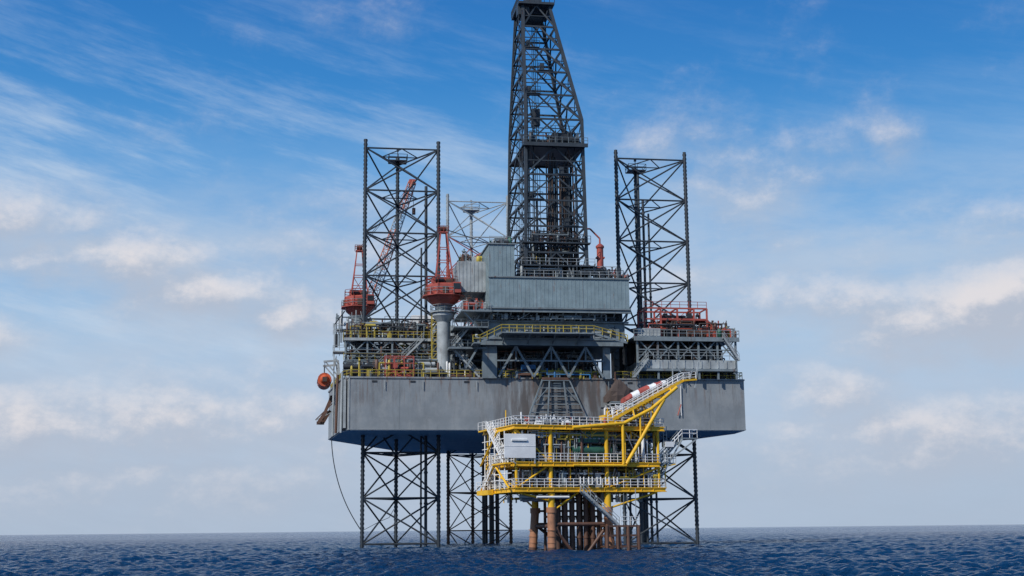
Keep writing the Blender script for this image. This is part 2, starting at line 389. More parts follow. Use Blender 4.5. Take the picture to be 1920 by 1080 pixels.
# ---- cranes
def make_crane(u,v,zb,zp,zh,ztop,tip,lab,rp=1.05,alt=None,sc_=1.0,bt=1.0):
    m=MB('red')
    h=zh
    rot=math.pi/8; q=sc_
    m.lathe((u,v),[(1.7*q,h-1.5),(2.8*q,h-.7),(3.1*q,h-.1),(3.1*q,h+1.7),(2.8*q,h+1.9)],8,rot)
    m.box((u-2.0*q,v-2.0*q,h+1.9),(u+.8*q,v+1.3*q,h+2.9)); m.mat='rust'; m.box((u+.2,v-2.6*q,h+1.9),(u+1.8*q,v-1.4,h+2.6)); m.mat='dark'; m.tube((u-1.6*q,v-2.3*q,h+2.4),(u-.2,v-2.3*q,h+2.4),.4,10); m.mat='red'
    for k in range(8):
        a=rot+k*math.pi/4
        m.beam((u+3.14*q*math.cos(a),v+3.14*q*math.sin(a),h-.1),(u+3.14*q*math.cos(a),v+3.14*q*math.sin(a),h+1.9),.14)
        a2=a+math.pi/4; A=Vector((u+3.0*q*math.cos(a),v+3.0*q*math.sin(a),h+.9)); B=Vector((u+3.0*q*math.cos(a2),v+3.0*q*math.sin(a2),h+.9)); m.beam(A,B,.3,.08)
        mm_=(A+B)/2; m.mat='rust' if k%2 else 'red'; m.box((mm_.x-.4,mm_.y-.3,h+.2),(mm_.x+.4,mm_.y+.1,h+1.3)); m.mat='red'
    pts=[(u+3.8*q*math.cos(rot+k*math.pi/4),v+3.8*q*math.sin(rot+k*math.pi/4),h) for k in range(9)]
    m.lathe((u,v),[(3.9*q,h-.13),(3.9*q,h)],8,rot); m.mat='lgrey'; m.rail(pts,r=.045,sp=1.3)
    m.mat='red'; m.rail([(p[0]*.82+u*.18,p[1]*.82+v*.18,h+1.9) for p in pts],r=.05,sp=1.3)
    crane=m.done('crane',rig,label=lab)
    m=MB('lgrey'); m.mat='lgrey'
    m.tube((u,v,zb),(u,v,zp),rp,24); m.lathe((u,v),[(rp,zp-.6),(rp*1.4,zp),(rp*1.7,zp+.4),(rp*1.7,zp+.8)],20)
    m.lathe((u,v),[(2.1,zp+.9),(2.1,zp+1.05)],16); m.rail([(u+2.1*math.cos(a*math.pi/6),v+2.1*math.sin(a*math.pi/6),zp+1) for a in range(13)],r=.05,sp=1)
    m.mat='grey'; m.lathe((u,v),[(1.3,zp+1),(1.4,h-1.4)],16)
    m.beam((u+rp,v-.5,zb),(u+rp,v-.5,zp),.1); m.beam((u+rp+.4,v-.5,zb),(u+rp+.4,v-.5,zp),.1)
    k=zb
    while k<zp: m.beam((u+rp,v-.5,k),(u+rp+.4,v-.5,k),.06); k+=.5
    m.done('pedestal',crane)
    m=MB('red'); z0=h+1.9
    T=[(u-.45,v-.4,ztop-.8),(u+.45,v-.4,ztop-.8),(u+.45,v+.4,ztop-.8),(u-.45,v+.4,ztop-.8)]
    B=[(u-1.5,v-1.6,z0),(u+1.5,v-1.6,z0),(u+1.3,v+1.6,z0),(u-1.3,v+1.6,z0)]
    for k in range(4):
        m.beam(B[k],T[k],.2)
        j=(k+1)%4
        for t in (.22,.45,.7):
            a=Vector(B[k]).lerp(Vector(T[k]),t); b=Vector(B[j]).lerp(Vector(T[j]),t); m.beam(a,b,.11)
        if k in (0,2): m.beam(Vector(B[k]),Vector(B[j]).lerp(Vector(T[j]),.45),.09)
    m.box((u-.7,v-.6,ztop-.9),(u+.7,v+.6,ztop-.7)); m.mat='rust'; m.tube((u-.5,v,ztop-.2),(u+.5,v,ztop-.2),.45,12)
    m.mat='red'; m.rail([(u-.8,v-.7,ztop-.7),(u+.8,v-.7,ztop-.7),(u+.8,v+.7,ztop-.7),(u-.8,v+.7,ztop-.7),(u-.8,v-.7,ztop-.7)],h=.9,sp=.8)
    m.done('gantry',crane)
    m=MB('red'); m.box((u+1.2,v-3.2,h+.2),(u+2.5,v-1.6,h+1.9)); m.mat='glass'; m.box((u+1.3,v-3.26,h+.8),(u+2.4,v-3.21,h+1.7)); m.done('cab',crane)
    m=MB('boom_red')
    f=Vector((tip[0]-u,tip[1]-v,0)).normalized()
    s0=Vector((u,v,h+1))+f*2.7
    m.lattice(s0,tip,1.9*bt,1.2*bt,24,.13*bt,.075*bt,alt)
    m.mat='dark'
    tp=Vector((u,v,ztop-.2))
    m.tube(tp,tip,.05,4); m.tube(tp+Vector((.3,0,0)),Vector(tip)+Vector((.4,0,0)),.05,4)
    m.tube(tip,(tip[0]+.3,tip[1],tip[2]-5),.05,4); m.mat='rust'; m.box((tip[0],tip[1]-.3,tip[2]-6.2),(tip[0]+.6,tip[1]+.3,tip[2]-5))
    m.mat='red'; m.box((tip[0]-.6,tip[1]-.5,tip[2]-.4),(tip[0]+.6,tip[1]+.5,tip[2]+.5))
    m.done('boom',crane)
make_crane(15,2.6,ZD,36.3,39.9,51.3,(27.0,26,53.5),'red crane with octagonal house on a grey pedestal',sc_=.93)
make_crane(2.4,25,ZD,37.8,41.6,52.6,(12.6,35.6,67.5),'red crane with raised red and pale lattice boom',rp=1.2,sc_=.86,alt='lgrey',bt=.82)
make_crane(43.5,26,ZD,38,41.5,50.0,(56,46,52),'red crane behind the drill floor')

# ---- derrick
def P4(z):
    z0,zk,zt=42.2,70.0,91.0
    b=[(28.2,.6),(38.4,.6),(38.0,14.4),(27.4,14.4)]
    k=[(28.6,1.2),(38.1,1.2),(37.7,13.8),(27.9,13.8)]
    t=[(28.8,4.0),(33.4,4.0),(33.2,10.5),(28.6,10.5)]
    if z<zk: s=(z-z0)/(zk-z0); A,B=b,k
    else: s=(z-zk)/(zt-zk); A,B=k,t
    return [(A[i][0]+(B[i][0]-A[i][0])*s,A[i][1]+(B[i][1]-A[i][1])*s,z) for i in range(4)]
m=MB('steel')
zl=[42.2,47.2,51.6,56,60.4,65.2,70.0,74.4,78.6,82.8,87,91]
for a,b in zip(zl[:-1],zl[1:]):
    A=P4(a); B=P4(b)
    for i in range(4):
        j=(i+1)%4
        m.beam(A[i],B[i],.5)
        m.beam(B[i],B[j],.28)
        Mi=((B[i][0]+B[j][0])/2,(B[i][1]+B[j][1])/2,b)
        m.beam(A[i],Mi,.24); m.beam(A[j],Mi,.24)
        q=Vector(A[i]).lerp(Vector(B[i]),.5); w=Vector(A[j]).lerp(Vector(B[j]),.5)
        qa=Vector(A[i]).lerp(Vector(Mi),.5); wa=Vector(A[j]).lerp(Vector(Mi),.5)
        m.beam(q,qa,.14); m.beam(w,wa,.14); m.beam(B[i],qa,.13); m.beam(B[j],wa,.13); m.beam(qa,wa,.13)
for zz in range(43,90):
    c=P4(zz)[0]; m.beam((c[0]-.7,c[1]+1,zz),(c[0]-.2,c[1]+1,zz),.06)
m.beam((27.5,2,42.5),(28.0,3.5,90),.08); m.beam((28.0,2,42.5),(28.5,3.5,90),.08)
for dx,dy,zt in ((.6,.5,74),(.9,.6,66),(8.6,.4,68),(8.9,.7,62),(5.0,.2,57),(1.6,.4,70),(7.6,.6,60),(2.1,.5,56)):
    m.tube((28.3+dx,1+dy,42.3),(28.3+dx,1.3+dy,zt),.11,6)
for zz,uu in ((51.7,34.5),(56.1,28.6),(60.5,33.8),(74.5,28.6),(78.8,31.0),(83,28.8)):
    c=P4(zz)[0]; m.box((uu,c[1]-.3,zz),(uu+2.6,c[1]+1.2,zz+.12)); m.rail([(uu,c[1]-.3,zz+.1),(uu+2.6,c[1]-.3,zz+.1)],sp=.8,r=.05)
    m.box((uu+.4,c[1]+.1,zz+.1),(uu+1.1,c[1]+.9,zz+1.3))
der=m.done('derrick',rig,label='tall dark steel lattice drilling derrick')
m=MB('steel')
t=P4(91); m.box((t[0][0]-.8,t[0][1]-.8,91),(t[1][0]+.8,t[2][1]+.8,91.4)); m.rail([(t[0][0]-.8,t[2][1]+.8,91.4),(t[0][0]-.8,t[0][1]-.8,91.4),(t[1][0]+.8,t[0][1]-.8,91.4)],r=.06,sp=.8)
m.box((29.6,5.5,91.4),(32.4,9,93.4)); m.tube((29.2,7,89.6),(32.6,7,89.6),1.0,16); m.box((28,4.2,89.4),(30,6,91))
m.beam((29.5,6,93),(30.5,7,96),.2); m.beam((31.5,6,93),(30.5,7,96),.2)
m.done('crown_block',der)
m=MB('steel'); z=65.3
m.box((28.0,.2,z),(38.6,14,z+.12)); m.box((28.0,-.1,z-.3),(38.8,.2,z+.3))
m.mat='grey'; m.rail([(28,0,z+.2),(38.8,0,z+.2)],sp=1); m.mat='dark'; m.box((33,.8,z+.3),(36.3,3,z+2.2)); m.mat='steel'; m.rail([(32.6,.3,z+2.2),(36.6,.3,z+2.2)],sp=.8)
clutter(m,28.4,37.5,.4,3,z+.12,2.4,36,77,('steel','dark','grey','rust','steel'),.65)
m.beam((32,.5,z+.2),(36,.5,z+4.6),.16); m.beam((36.6,.5,z+.2),(35.2,.5,z+5),.14)
m.done('racking_board',der)
m=MB('steel'); m.rail([(27.6,-.2,48.8),(38.9,-.2,48.8)],sp=1); m.box((27.6,-.2,48.6),(38.9,1.0,48.8)); clutter(m,27.8,38.4,0,.8,48.8,1.8,26,78,('steel','dark','grey','rust'),.5); m.done('landing',der)
m=MB('rust'); r=random.Random(5)
for i in range(12):
    for j in range(3):
        m.mat=('rust','steel','tarp','dark','steel')[(i*j+i)%5]
        if r.random()<.8:
            m.tube((32.4+i*.40+r.uniform(-.1,.1),3.2+j*1.1,42.3),(32.6+i*.37+r.uniform(-.12,.12),2.9+j*1.1,63.6+r.uniform(-1.2,1.5)),.12,6)
for i in range(4): m.tube((29.6+i*.3,9,42.3),(29.6+i*.3,9.4,60+i),.08,5)
m.done('drill_pipe',der)
m=MB('dark'); m.tube((31.2,7,43),(31.1,7.2,90),.06,4); m.tube((31.5,7,43),(31.4,7.2,90),.06,4); m.tube((32,6.8,43),(31.7,7.2,90),.05,4); m.tube((30.6,7.2,43),(30.9,7.2,90),.05,4)
m.mat='dyellow'; m.lathe((31.3,4.5),[(.2,45.4),(.75,46.2),(.85,46.9),(.4,48)],10); m.mat='steel'; m.box((30.6,6.4,70.5),(32,7.6,73.4)); m.mat='dark'; m.tube((33.8,3,71),(35.5,2,67),.15,5)
m.mat='steel'; m.pipe([(29.2,3.5,42.5),(29.4,4,76),(30.5,6,72)],.12,6)
m.mat='rust'; m.pipe([(36.8,1.6,43),(36.5,1.6,62),(34.5,2,70)],.08,5)
for k in range(6): m.mat='dark'; m.tube((28.0-k*.03,2+k*1.8,44),(28.9,5+k*.6,89),.035,4)
m.done('travelling_block',der)

# ---- drill floor and wind walls
m=MB('siding')
m.box((21.7,-3,37.4),(44.4,17,42.2)); m.ribs(21.75,44.35,-3,37.5,42.1,sp=.62,d=.035,w=.05)
m.box((21.7,-2.99,42.2),(25.8,13,47.6)); m.ribs(21.75,25.75,-3.0,42.15,47.55,sp=.6,d=.035,w=.05)
m.ribs(-2.9,12.9,21.7,37.5,47.5,sp=.7,axis='y',d=.035,w=.05)
m.mat='grey'; m.box((21.5,-3.2,42.18),(44.6,-2.9,42.4)); m.box((21.5,-3.2,37.2),(44.6,-2.9,37.45)); m.box((21.5,-3.2,47.55),(26,13.2,47.75))
m.mat='lgrey'; m.box((17.2,1,40.5),(21.65,9,45.5)); m.ribs(17.3,21.6,1,40.6,45.4,sp=.6)
m.mat='grey'
for u in (29.2,36.8): m.box((u-.05,-3.05,37.5),(u+.05,-2.99,42.1))
m.done('drill_floor_house',rig,label='weathered grey green ribbed wall cladding')
m=MB('dark'); clutter(m,26,44,-2.4,0.4,42.3,2.4,90,21,('dark','grey','lgrey','rust','steel','steel'),.65)
clutter(m,22,25.6,-2.4,3,47.7,1.6,16,22,('grey','green','dark'),.7); m.mat='lgrey'; m.rail([(26,-2.8,42.4),(44.2,-2.8,42.4)]); m.rail([(21.8,-2.8,47.8),(25.6,-2.8,47.8)])
m.rail([(27,-2.5,44.5),(39,-2.5,44.5)],sp=1.4); m.mat='steel'; m.box((27,-2.6,44.3),(39,.5,44.5))
for u in (27.2,30,33,36,38.8): m.beam((u,-2.5,42.3),(u,-2.5,44.4),.15)
clutter(m,17.5,21.5,1.2,6,45.5,1.8,20,23,('lgrey','grey','dyellow','dark','rust'),.7)
clutter(m,28.6,37.5,1.5,12,42.3,9,100,24,('steel','dark','rust','grey','steel','dark'),.9)
m.done('drill_floor_machinery',rig)
m=MB('red'); m.tube((40.9,2,42.2),(40.9,2,48.6),.55,14); m.lathe((40.9,2),[(.7,48.4),(.7,48.7),(.25,49.1)],12); m.pipe([(40.9,2,49),(40.9,2,50.0),(39.3,2,51.6),(38.6,2,51.6)],.14,8)
m.box((40.2,1.6,44),(41.6,2.4,44.25)); m.box((40.2,1.6,46.6),(41.6,2.4,46.85))
m.beam((42.4,3,42.2),(43.6,3,45),.18); m.beam((44.4,3,42.2),(43.4,3,45),.18); m.beam((42.6,3,43.4),(44.2,3,43.4),.14); m.beam((40.9,3,43),(43.5,3,43),.14)
m.done('vent_stack',rig)

# ---- substructure
m=MB('grey')
m.box((21.9,-1,32.8),(44,16,35.4)); m.ribs(22,43.9,-1,32.9,35.3,sp=2.4,d=.12)
m.mat='dark'; m.box((22.5,-.5,35.4),(43.8,16,37.2)); m.mat='grey'
m.box((20,-3,36.7),(44.6,-2.6,37.15))
for i in range(12): m.beam((21+i*2.1,-2.8,36.8),(21+i*2.1,-1,35.5),.2); 
m.box((20,-1.4,35.35),(44.6,-.9,35.6))
m.box((20,-1.5,31.6),(43.6,16,32.5)); m.box((19.8,-1.7,32.5),(43.8,-1.2,32.8))
m.box((20.9,-.6,ZD),(23.2,.6,31.6)); m.box((40.4,-.6,ZD),(41.6,.6,31.6)); m.box((20.9,13,ZD),(23.2,15,31.6)); m.box((40.4,13,ZD),(41.6,15,31.6))
m.beam((20.3,-.5,31.6),(18.2,-.5,28),.3)
for z0,z1,w in ((26.6,31.5,.32),):
    xs=[23.4,26.2,29.0,31.9,34.7,37.5,40.3]
    for i in range(6):
        if i%2==0: m.beam((xs[i],-.9,z0),(xs[i+1],-.9,z1),w)
        else: m.beam((xs[i],-.9,z1),(xs[i+1],-.9,z0),w)
    m.beam((23.2,-.9,29.2),(40.4,-.9,29.2),.24)
    for i in (1,3,5): m.beam((xs[i],-.9,29.2),(xs[i],-.9,31.5),.18)
m.mat='lgrey'
for i in range(6): m.beam((24+i*2.8,4,26.6),(25.4+i*2.8,4,31.5),.22); m.beam((26.8+i*2.8,4,26.6),(25.4+i*2.8,4,31.5),.22)
m.mat='dark'; m.box((23.3,10,ZD),(40.3,12.8,31.55))  # dark backing added behind the truss, interior gloom put into its colour
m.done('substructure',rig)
m=MB('dark'); clutter(m,23.5,40,1,8,ZD,4.8,130,31,('dark','dark','steel','grey','rust','dark','lgrey'),.8)
m.mat='blue'; m.box((27.3,.3,ZD+.1),(29.5,1.8,ZD+2.3)); m.ribs(27.3,29.5,.3,ZD+.2,ZD+2.2,sp=.4)
clutter(m,22,44,-2.3,-1.2,35.6,1.1,60,32,('dark','grey','lgrey','steel'),.7)
clutter(m,23,43,-1.8,-1.2,32.8,1.8,30,33,('grey','dark','lgrey'),.5)
clutter(m,23.5,40.5,-.3,.6,ZD,1.7,46,34,('dyellow','rust','dyellow','grey','dark','blue'),.6)
m.done('substructure_machinery',rig)
m=MB('grey'); m.box((23.4,-4.5,33.1),(38.2,-1,33.3)); m.beam((20,-4.2,31.6),(23.4,-4.2,33.2),.15,.35); m.beam((38.2,-4.2,33.2),(43.6,-4.2,31.8),.15,.35)
for u in (24,28,32,36): m.beam((u,-4.3,33.1),(u,-1.2,31.7),.18)
m.box((19,-4.4,31.4),(20.2,-1,31.6))
m.mat='dyellow'
m.rail([(18.9,-4.4,31.6),(20,-4.4,31.6),(23.4,-4.4,33.3),(38.2,-4.4,33.3),(43.6,-4.4,31.9)],r=.07,sp=1.2)
m.done('walkway',rig,label='walkway with dull yellow railing')
m=MB('grey'); m.box((17.2,-3.4,36.6),(22,8,36.85)); m.mat='lgrey'; m.rail([(17.2,-3.3,36.9),(21.9,-3.3,36.9)],sp=1); m.rail([(17.2,-3.3,36.9),(17.2,8,36.9)])
m.beam((17.6,-3,36.6),(21.8,-.8,32.8),.2); m.mat='grey'; m.box((15.5,-1,31.0),(21.5,6,31.3)); m.rail([(15.5,-1,31.3),(21.5,-1,31.3)],sp=1); m.mat='lgrey'; m.stair((16,-.6,31.2),(20.6,-.6,36.6)); m.stair((20.5,.2,26.6),(16.3,.2,31.2))
m.mat='grey'; m.box((16.2,-2.4,34.2),(21.6,4,34.4)); m.rail([(16.2,-2.4,34.4),(21.6,-2.4,34.4)],sp=1)
for u in (16,18.5): m.beam((u,3,ZD),(u,3,36.6),.3); m.beam((u,3,29),(u+2.5,3,31),.2)
clutter(m,17.4,21.4,-2,2,36.9,2.2,30,41,('red','grey','lgrey','rust','dark'),.7); clutter(m,15.7,21,0,5,31.3,3,54,42,('dark','grey','lgrey','dark','steel'),.7); clutter(m,16.5,22,1,6,ZD,4,56,43,('dark','grey','rust','dark'),.8)
m.done('access_stairway',rig)

# ---- process module
m=MB('grey')
zt=33.0
m.box((45.4,-1.5,zt),(63,8,zt+.25)); m.box((45.4,-1.6,zt-.45),(63,-1.35,zt+.1))
m.mat='lgrey'; m.box((46.6,-1.2,28.1),(62.3,8,29.5)); m.ribs(46.7,62.2,-1.2,28.2,29.4,sp=1.3,d=.1); m.mat='grey'
m.box((45.9,-1.4,27.7),(62.6,8,28.05))
xs=[46,49.4,52.8,56.2,59.4,62.5]
for u in xs: m.beam((u,-1,ZD),(u,-1,zt),.3)
for a,b in zip(xs[:-1],xs[1:]): m.beam((a,-1,29.5),(b,-1,zt),.18); m.beam((b,-1,29.5),(a,-1,zt),.18)
m.beam((46,-1,31.2),(62.5,-1,31.2),.18)
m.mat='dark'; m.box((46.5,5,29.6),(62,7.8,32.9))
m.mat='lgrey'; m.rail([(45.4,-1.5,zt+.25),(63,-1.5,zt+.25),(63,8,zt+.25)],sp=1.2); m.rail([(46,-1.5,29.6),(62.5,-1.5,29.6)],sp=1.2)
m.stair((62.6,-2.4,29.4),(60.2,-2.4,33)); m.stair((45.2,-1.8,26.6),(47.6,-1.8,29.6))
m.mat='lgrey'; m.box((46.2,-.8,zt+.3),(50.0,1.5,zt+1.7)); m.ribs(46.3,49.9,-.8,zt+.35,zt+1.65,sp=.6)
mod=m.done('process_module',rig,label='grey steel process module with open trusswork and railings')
m=MB('red')
for u in (47.6,50.4,53.2,56,58.2):
    for v in (0.2,4.2): m.beam((u,v,zt+.2),(u,v,38.2),.27)
for v in (.2,4.2):
    for z in (38.2,36.4,34.8): m.beam((47.6,v,z),(58.2,v,z),.24)
for u in (47.6,50.4,53.2,56,58.2): m.beam((u,.2,38.2),(u,4.2,38.2),.2)
m.box((50.6,1.2,zt+.3),(57.9,3.6,zt+2.2)); m.box((50.4,.1,36.2),(58.2,4.1,36.3))
m.beam((47.6,.2,34.8),(45.6,-.4,33.4),.15); m.beam((58.2,.2,36.4),(60.4,.2,33.4),.2)
m.rail([(47.6,.2,38.2),(58.2,.2,38.2)],sp=1.4)
m.done('red_frame',mod)
m=MB('red'); clutter(m,48,62,-.6,3.5,zt+.25,2.9,100,51,('red','rust','grey','rust','dark','tarp','dark','rust'),.7); clutter(m,46.5,61.5,0,4.5,29.6,3.2,120,52,('dark','grey','dark','steel','lgrey','dark','rust'),.8)
clutter(m,50.5,58,.5,4,36.3,1.5,20,56,('rust','dark','grey','red'),.6)
clutter(m,44,63,.6,3,ZD,1.5,66,53,('dark','grey','rust','dyellow','steel'),.7); m.mat='dark'
clutter(m,59,62.8,-1,2,zt+.2,1.8,14,54,('dyellow','rust','green','grey'),.7)
m.done('module_machinery',mod)

# ladder frame on the stern
m=MB('grey')
for a,b in (((30.5,-.5,26.3),(28.1,-.9,20.2)),((34.8,-.5,26.3),(37.4,-.9,20.2)),((31.6,-.5,26.3),(31.2,-.9,20.2)),((33.9,-.5,26.3),(34.4,-.9,20.2))): m.beam(a,b,.22)
for k,z in enumerate((26.1,24.9,23.6,22.3,21)):
    t=(26.3-z)/6.1; m.beam((30.5-2.4*t,-.6,z),(34.8+2.6*t,-.6,z),.13)
m.beam((29,-.7,22.3),(31.3,-.7,24.9),.12); m.beam((36.6,-.7,22.3),(34.2,-.7,24.9),.12)
m.mat='rust'; m.box((30.4,-.7,26.2),(35,.1,26.6)); m.mat='grey'
for k in range(14): m.beam((32.2,-.7,20.6+k*.42),(33.4,-.7,20.6+k*.42),.06)
m.done('ladder_frame',rig)
m=MB('lgrey'); m.box((40.8,-3.2,20.9),(44.2,-.15,21.1)); m.mat='white'; m.rail([(40.8,-.2,21.1),(40.8,-3.2,21.1),(44.2,-3.2,21.1),(44.2,-.2,21.1)],sp=.7,r=.06)
m.mat='red'; m.box((40.8,-3.15,20.2),(44.2,-3.0,20.9)); m.mat='grey'; m.beam((41,-3,20.9),(41,-.1,19),.15); m.beam((44,-3,20.9),(44,-.1,19),.15)
m.beam((41.3,-.3,21),(41.3,-.3,26),.12); m.beam((44,-.3,21),(44,-.3,26),.12)
m.mat='rust'; m.tube((42.4,-.4,21),(42.4,-.4,27.6),.14,6)
m.done('hanging_platform',rig)
m=MB('white'); m.tube((53.2,-.3,20.6),(53.2,-.3,25.4),.07,6); m.mat='red'; m.tube((52.6,-.3,20.6),(53.2,-.3,22.4),.09,6); m.done('side_hose',rig)
m=MB('lgrey')
for v in (9,15): 
    m.mat='lgrey'; m.beam((-1.2,v,ZD),(-1.6,v,30.2),.35); m.beam((-1.6,v,30.2),(-3.9,v,30.0),.3); m.beam((-1.4,v,27.5),(-3.6,v,30),.2); m.mat='dark'; m.tube((-3.7,v,30),(-3.7,v,28.2),.05,4)
m.mat='lgrey'; m.rail([(-1.9,7,ZD+3.2),(-2.1,17,ZD+3.2)],sp=1.2)
m.done('davit',rig)

def capsule(name,L,r,mat,loc,rotz,parent=None,**k):
    m=MB(mat); ns=14; vs=[]; fs=[]
    K=16
    for i in range(ns+1):
        t=i/ns; y=-L/2+L*t; e=max(0.02,1-abs(2*t-1)**3.2)**.5
        for j in range(K):
            a=2*math.pi*j/K; cx=math.cos(a); sz=math.sin(a)
            hh=1.05 if sz>0 else .95
            vs.append((r*e*cx,y,r*e*sz*hh))
    for i in range(ns):
        for j in range(K): fs.append((i*K+j,i*K+(j+1)%K,(i+1)*K+(j+1)%K,(i+1)*K+j))
    fs.append(tuple(range(K))); fs.append(tuple(range(ns*K,ns*K+K))[::-1])
    m.add(vs,fs,True)
    m.tube((0,-L*.40,0),(0,L*.40,-.0),r*1.02,16)
    m.box((-.5,L*.1,r*.85),(.5,L*.3,r*1.25)); 
    m.mat='tarp'; m.box((-r*1.06,-L*.38,-.1),(r*1.06,L*.38,.02)); m.box((-.35,-L*.52,-.4),(.35,-L*.44,.35))
    m.mat='glass'; m.box((-.3,L*.09,r*.95),(.3,L*.31,r*1.12))
    return m.done(name,parent,loc,rotz,**k)
def rw(u,v,z):
    c,s=math.cos(RIGROT),math.sin(RIGROT); return (RIGLOC[0]+c*u-s*v,RIGLOC[1]+s*u+c*v,z)
capsule('lifeboat',7.0,1.1,'orange',rw(-3.7,12,27.1),RIGROT,label='orange enclosed lifeboat hanging from davits on the rig side',category='lifeboat')
m=MB('rust')
m.beam((0,0,5),(-1.8,0,.6),.4,.5); m.beam((-2.2,-1.4,.5),(-1.4,1.4,.7),.5); m.beam((-2.2,-1.4,.5),(-.8,-1.5,2.6),.35,.5); m.beam((-1.4,1.4,.7),(-.2,1.5,2.8),.35,.5)
m.beam((0.6,-.6,5),(-1.8,-.6,1.5),.16); m.beam((0.6,1,4.4),(-2.6,1,1.2),.16); m.tube((0,0,5),(1.6,0,5.6),.15,6); m.mat='lgrey'; m.beam((1.3,-.8,3),(-2.6,-.8,1.0),.14); m.mat='dark'; m.beam((-.2,.4,5.2),(1.5,.4,3),.3)
m.done('anchor',None,rw(-2.4,14,19.8),RIGROT,label='rusty anchor stowed on a rack at the hull side',category='anchor')
m=MB('steel'); pts=[]
for i in range(22):
    t=i/21; pts.append((5.2*t**1.7, 0, -15.6*t+1.8*math.sin(t*math.pi)*-.5))
m.pipe(pts,.08,6); m.pipe([(5.2,0,-15.6),(8.3,0,-14.0),(9.8,0,-13.4),(10.6,0,-12)],.05,5)
m.done('hose',None,rw(-2.2,20,18.4),RIGROT,label='thin dark hose hanging from the hull towards the water',category='hose')
m=MB('red')
for u in (0,1.5,3,4.5):
    for v in (0,2.4): m.beam((u,v,0),(u,v,3.3),.16)
for z in (.1,1.1,2.2,3.3):
    for v in (0,2.4): m.beam((0,v,z),(4.5,v,z),.14)
    for u in (0,4.5): m.beam((u,0,z),(u,2.4,z),.14)
m.box((.2,.3,.1),(4.3,2.1,.4)); m.box((.6,.6,.4),(2,1.8,2.3)); m.tube((2.3,1.2,1.2),(4.2,1.2,1.2),.6,12)
for u in (0,1.5,3): m.beam((u,0,.1),(u+1.5,0,1.1),.1)
m.done('equipment_basket',None,rw(5.6,.9,ZD+.25),RIGROT,label='red open steel equipment frame standing on the deck edge',category='equipment frame')
m=MB('tarp'); r=random.Random(3); K=14; prof=[(1.7,0),(1.75,.7),(1.5,1.5),(.9,2.2),(.25,3.0)]
vs=[];fs=[]
for (rr,z) in prof:
    for i in range(K):
        t=2*math.pi*i/K; q=rr*(1+.18*math.sin(3*t+z)+r.uniform(-.1,.1)); vs.append((q*math.cos(t)*1.25,q*math.sin(t)*.7,z*1.2+r.uniform(-.15,.15)))
for k in range(len(prof)-1):
    for i in range(K): fs.append((k*K+i,k*K+(i+1)%K,(k+1)*K+(i+1)%K,(k+1)*K+i))
fs.append(tuple(range(4*K,5*K)))
m.add(vs,fs,False); m.done('tarpaulin_bundle',None,rw(42.6,-1.6,22.6),RIGROT,label='dark brown tarpaulin draped over gear at the stern',category='tarpaulin')
m=MB('grey'); m.box((41,-3,22.4),(45.2,-.1,22.58)); m.beam((41.2,-2.8,22.4),(41.2,-.1,21.2),.12); m.beam((45,-2.8,22.4),(45,-.1,21),.12); m.done('shelf',rig)

# ============================================================ WELLHEAD PLATFORM
PL=(0.1,174.0,0); PR=math.radians(20)
wp=empty('wellhead_platform',PL,PR,'yellow multi-deck wellhead platform on rusty steel piles in the sea','wellhead platform')
W,D=21.5,12.5
decks=[(8.1,0,W,12.8),(11.4,0.3,W-.8,D),(16.2,0,W,D)]
for k,(z,p0,p1,q1) in enumerate(decks):
    m=MB('yellow')
    t=.52
    m.box((p0,0,z-t),(p1,.3,z)); m.box((p0,q1-.3,z-t),(p1,q1,z)); m.box((p0,.3,z-t),(p0+.3,q1-.3,z)); m.box((p1-.3,.3,z-t),(p1,q1-.3,z))
    m.box((p0-.12,-.12,z-.06),(p1+.12,-.0,z+.05)); m.box((p0-.12,-.12,z-t-.03),(p1+.12,.02,z-t+.06)); m.box((p0-.12,0,z-.06),(p0,q1,z+.05)); m.box((p0-.12,0,z-t-.03),(p0,q1,z-t+.06))
    for i in range(1,12):
        x=p0+(p1-p0)*i/12; m.box((x-.08,.3,z-t+.1),(x+.08,q1-.3,z-.05)); m.box((x-.04,-.1,z-t+.05),(x+.04,-.003,z-.05))
    m.mat='grey'; m.box((p0+.3,.3,z-.05),(p1-.3,q1-.3,z-.01))
    dk=m.done('deck',wp)
    m=MB('white'); 
    c=[(p0,0,z),(p1,0,z),(p1,q1,z),(p0,q1,z),(p0,0,z)]
    m.rail(c,h=1.15,sp=1.0,r=.045,rails=(1,.66,.33))
    m.done('railing',dk)
QR=6.4
m=MB('yellow')
for p in (.4,5.2,13.2,20.8):
    for q in (.5,11.6):
        if p in(5.2,13.2): m.tube((p,q if q<1 else QR,4.5),(p,q if q<1 else QR,16),.28,12)
        else: m.tube((p,q,8),(p,q,16),.2,10)
for a,b in (((.4,.5,8.1),(5.2,.5,11.2)),((13.2,.5,8.1),(20.8,.5,10.8)),((.4,.5,15.6),(5.2,.5,11.4)),((13.2,11.6,8),(20.8,11.6,15.6)),((.4,.5,8.1),(.4,11.6,10.8)),((.4,11.6,11.4),(.4,.5,15.6)),((20.8,.5,8.1),(20.8,11.6,15.6)),((5.2,11.6,8.1),(13.2,11.6,15.5)),
            ((5.2,.5,6.4),(0.6,.5,7.5)),((13.2,.5,5.4),(20.4,.5,7.5)),((5.2,.5,5),(9,.5,7.5)),((13.2,.5,5),(9.4,.5,7.5)),((5.2,QR,5.4),(5.2,12,7.5)),((13.2,QR,5.4),(13.2,12,7.5))):
    m.tube(a,b,.13,8)
for p in (2.6,8,10.6,16,18.6): m.tube((p,.6,8),(p,.6,16),.08,6); m.tube((p,6,11.4),(p,6,16),.12,6)
m.done('frame',wp)
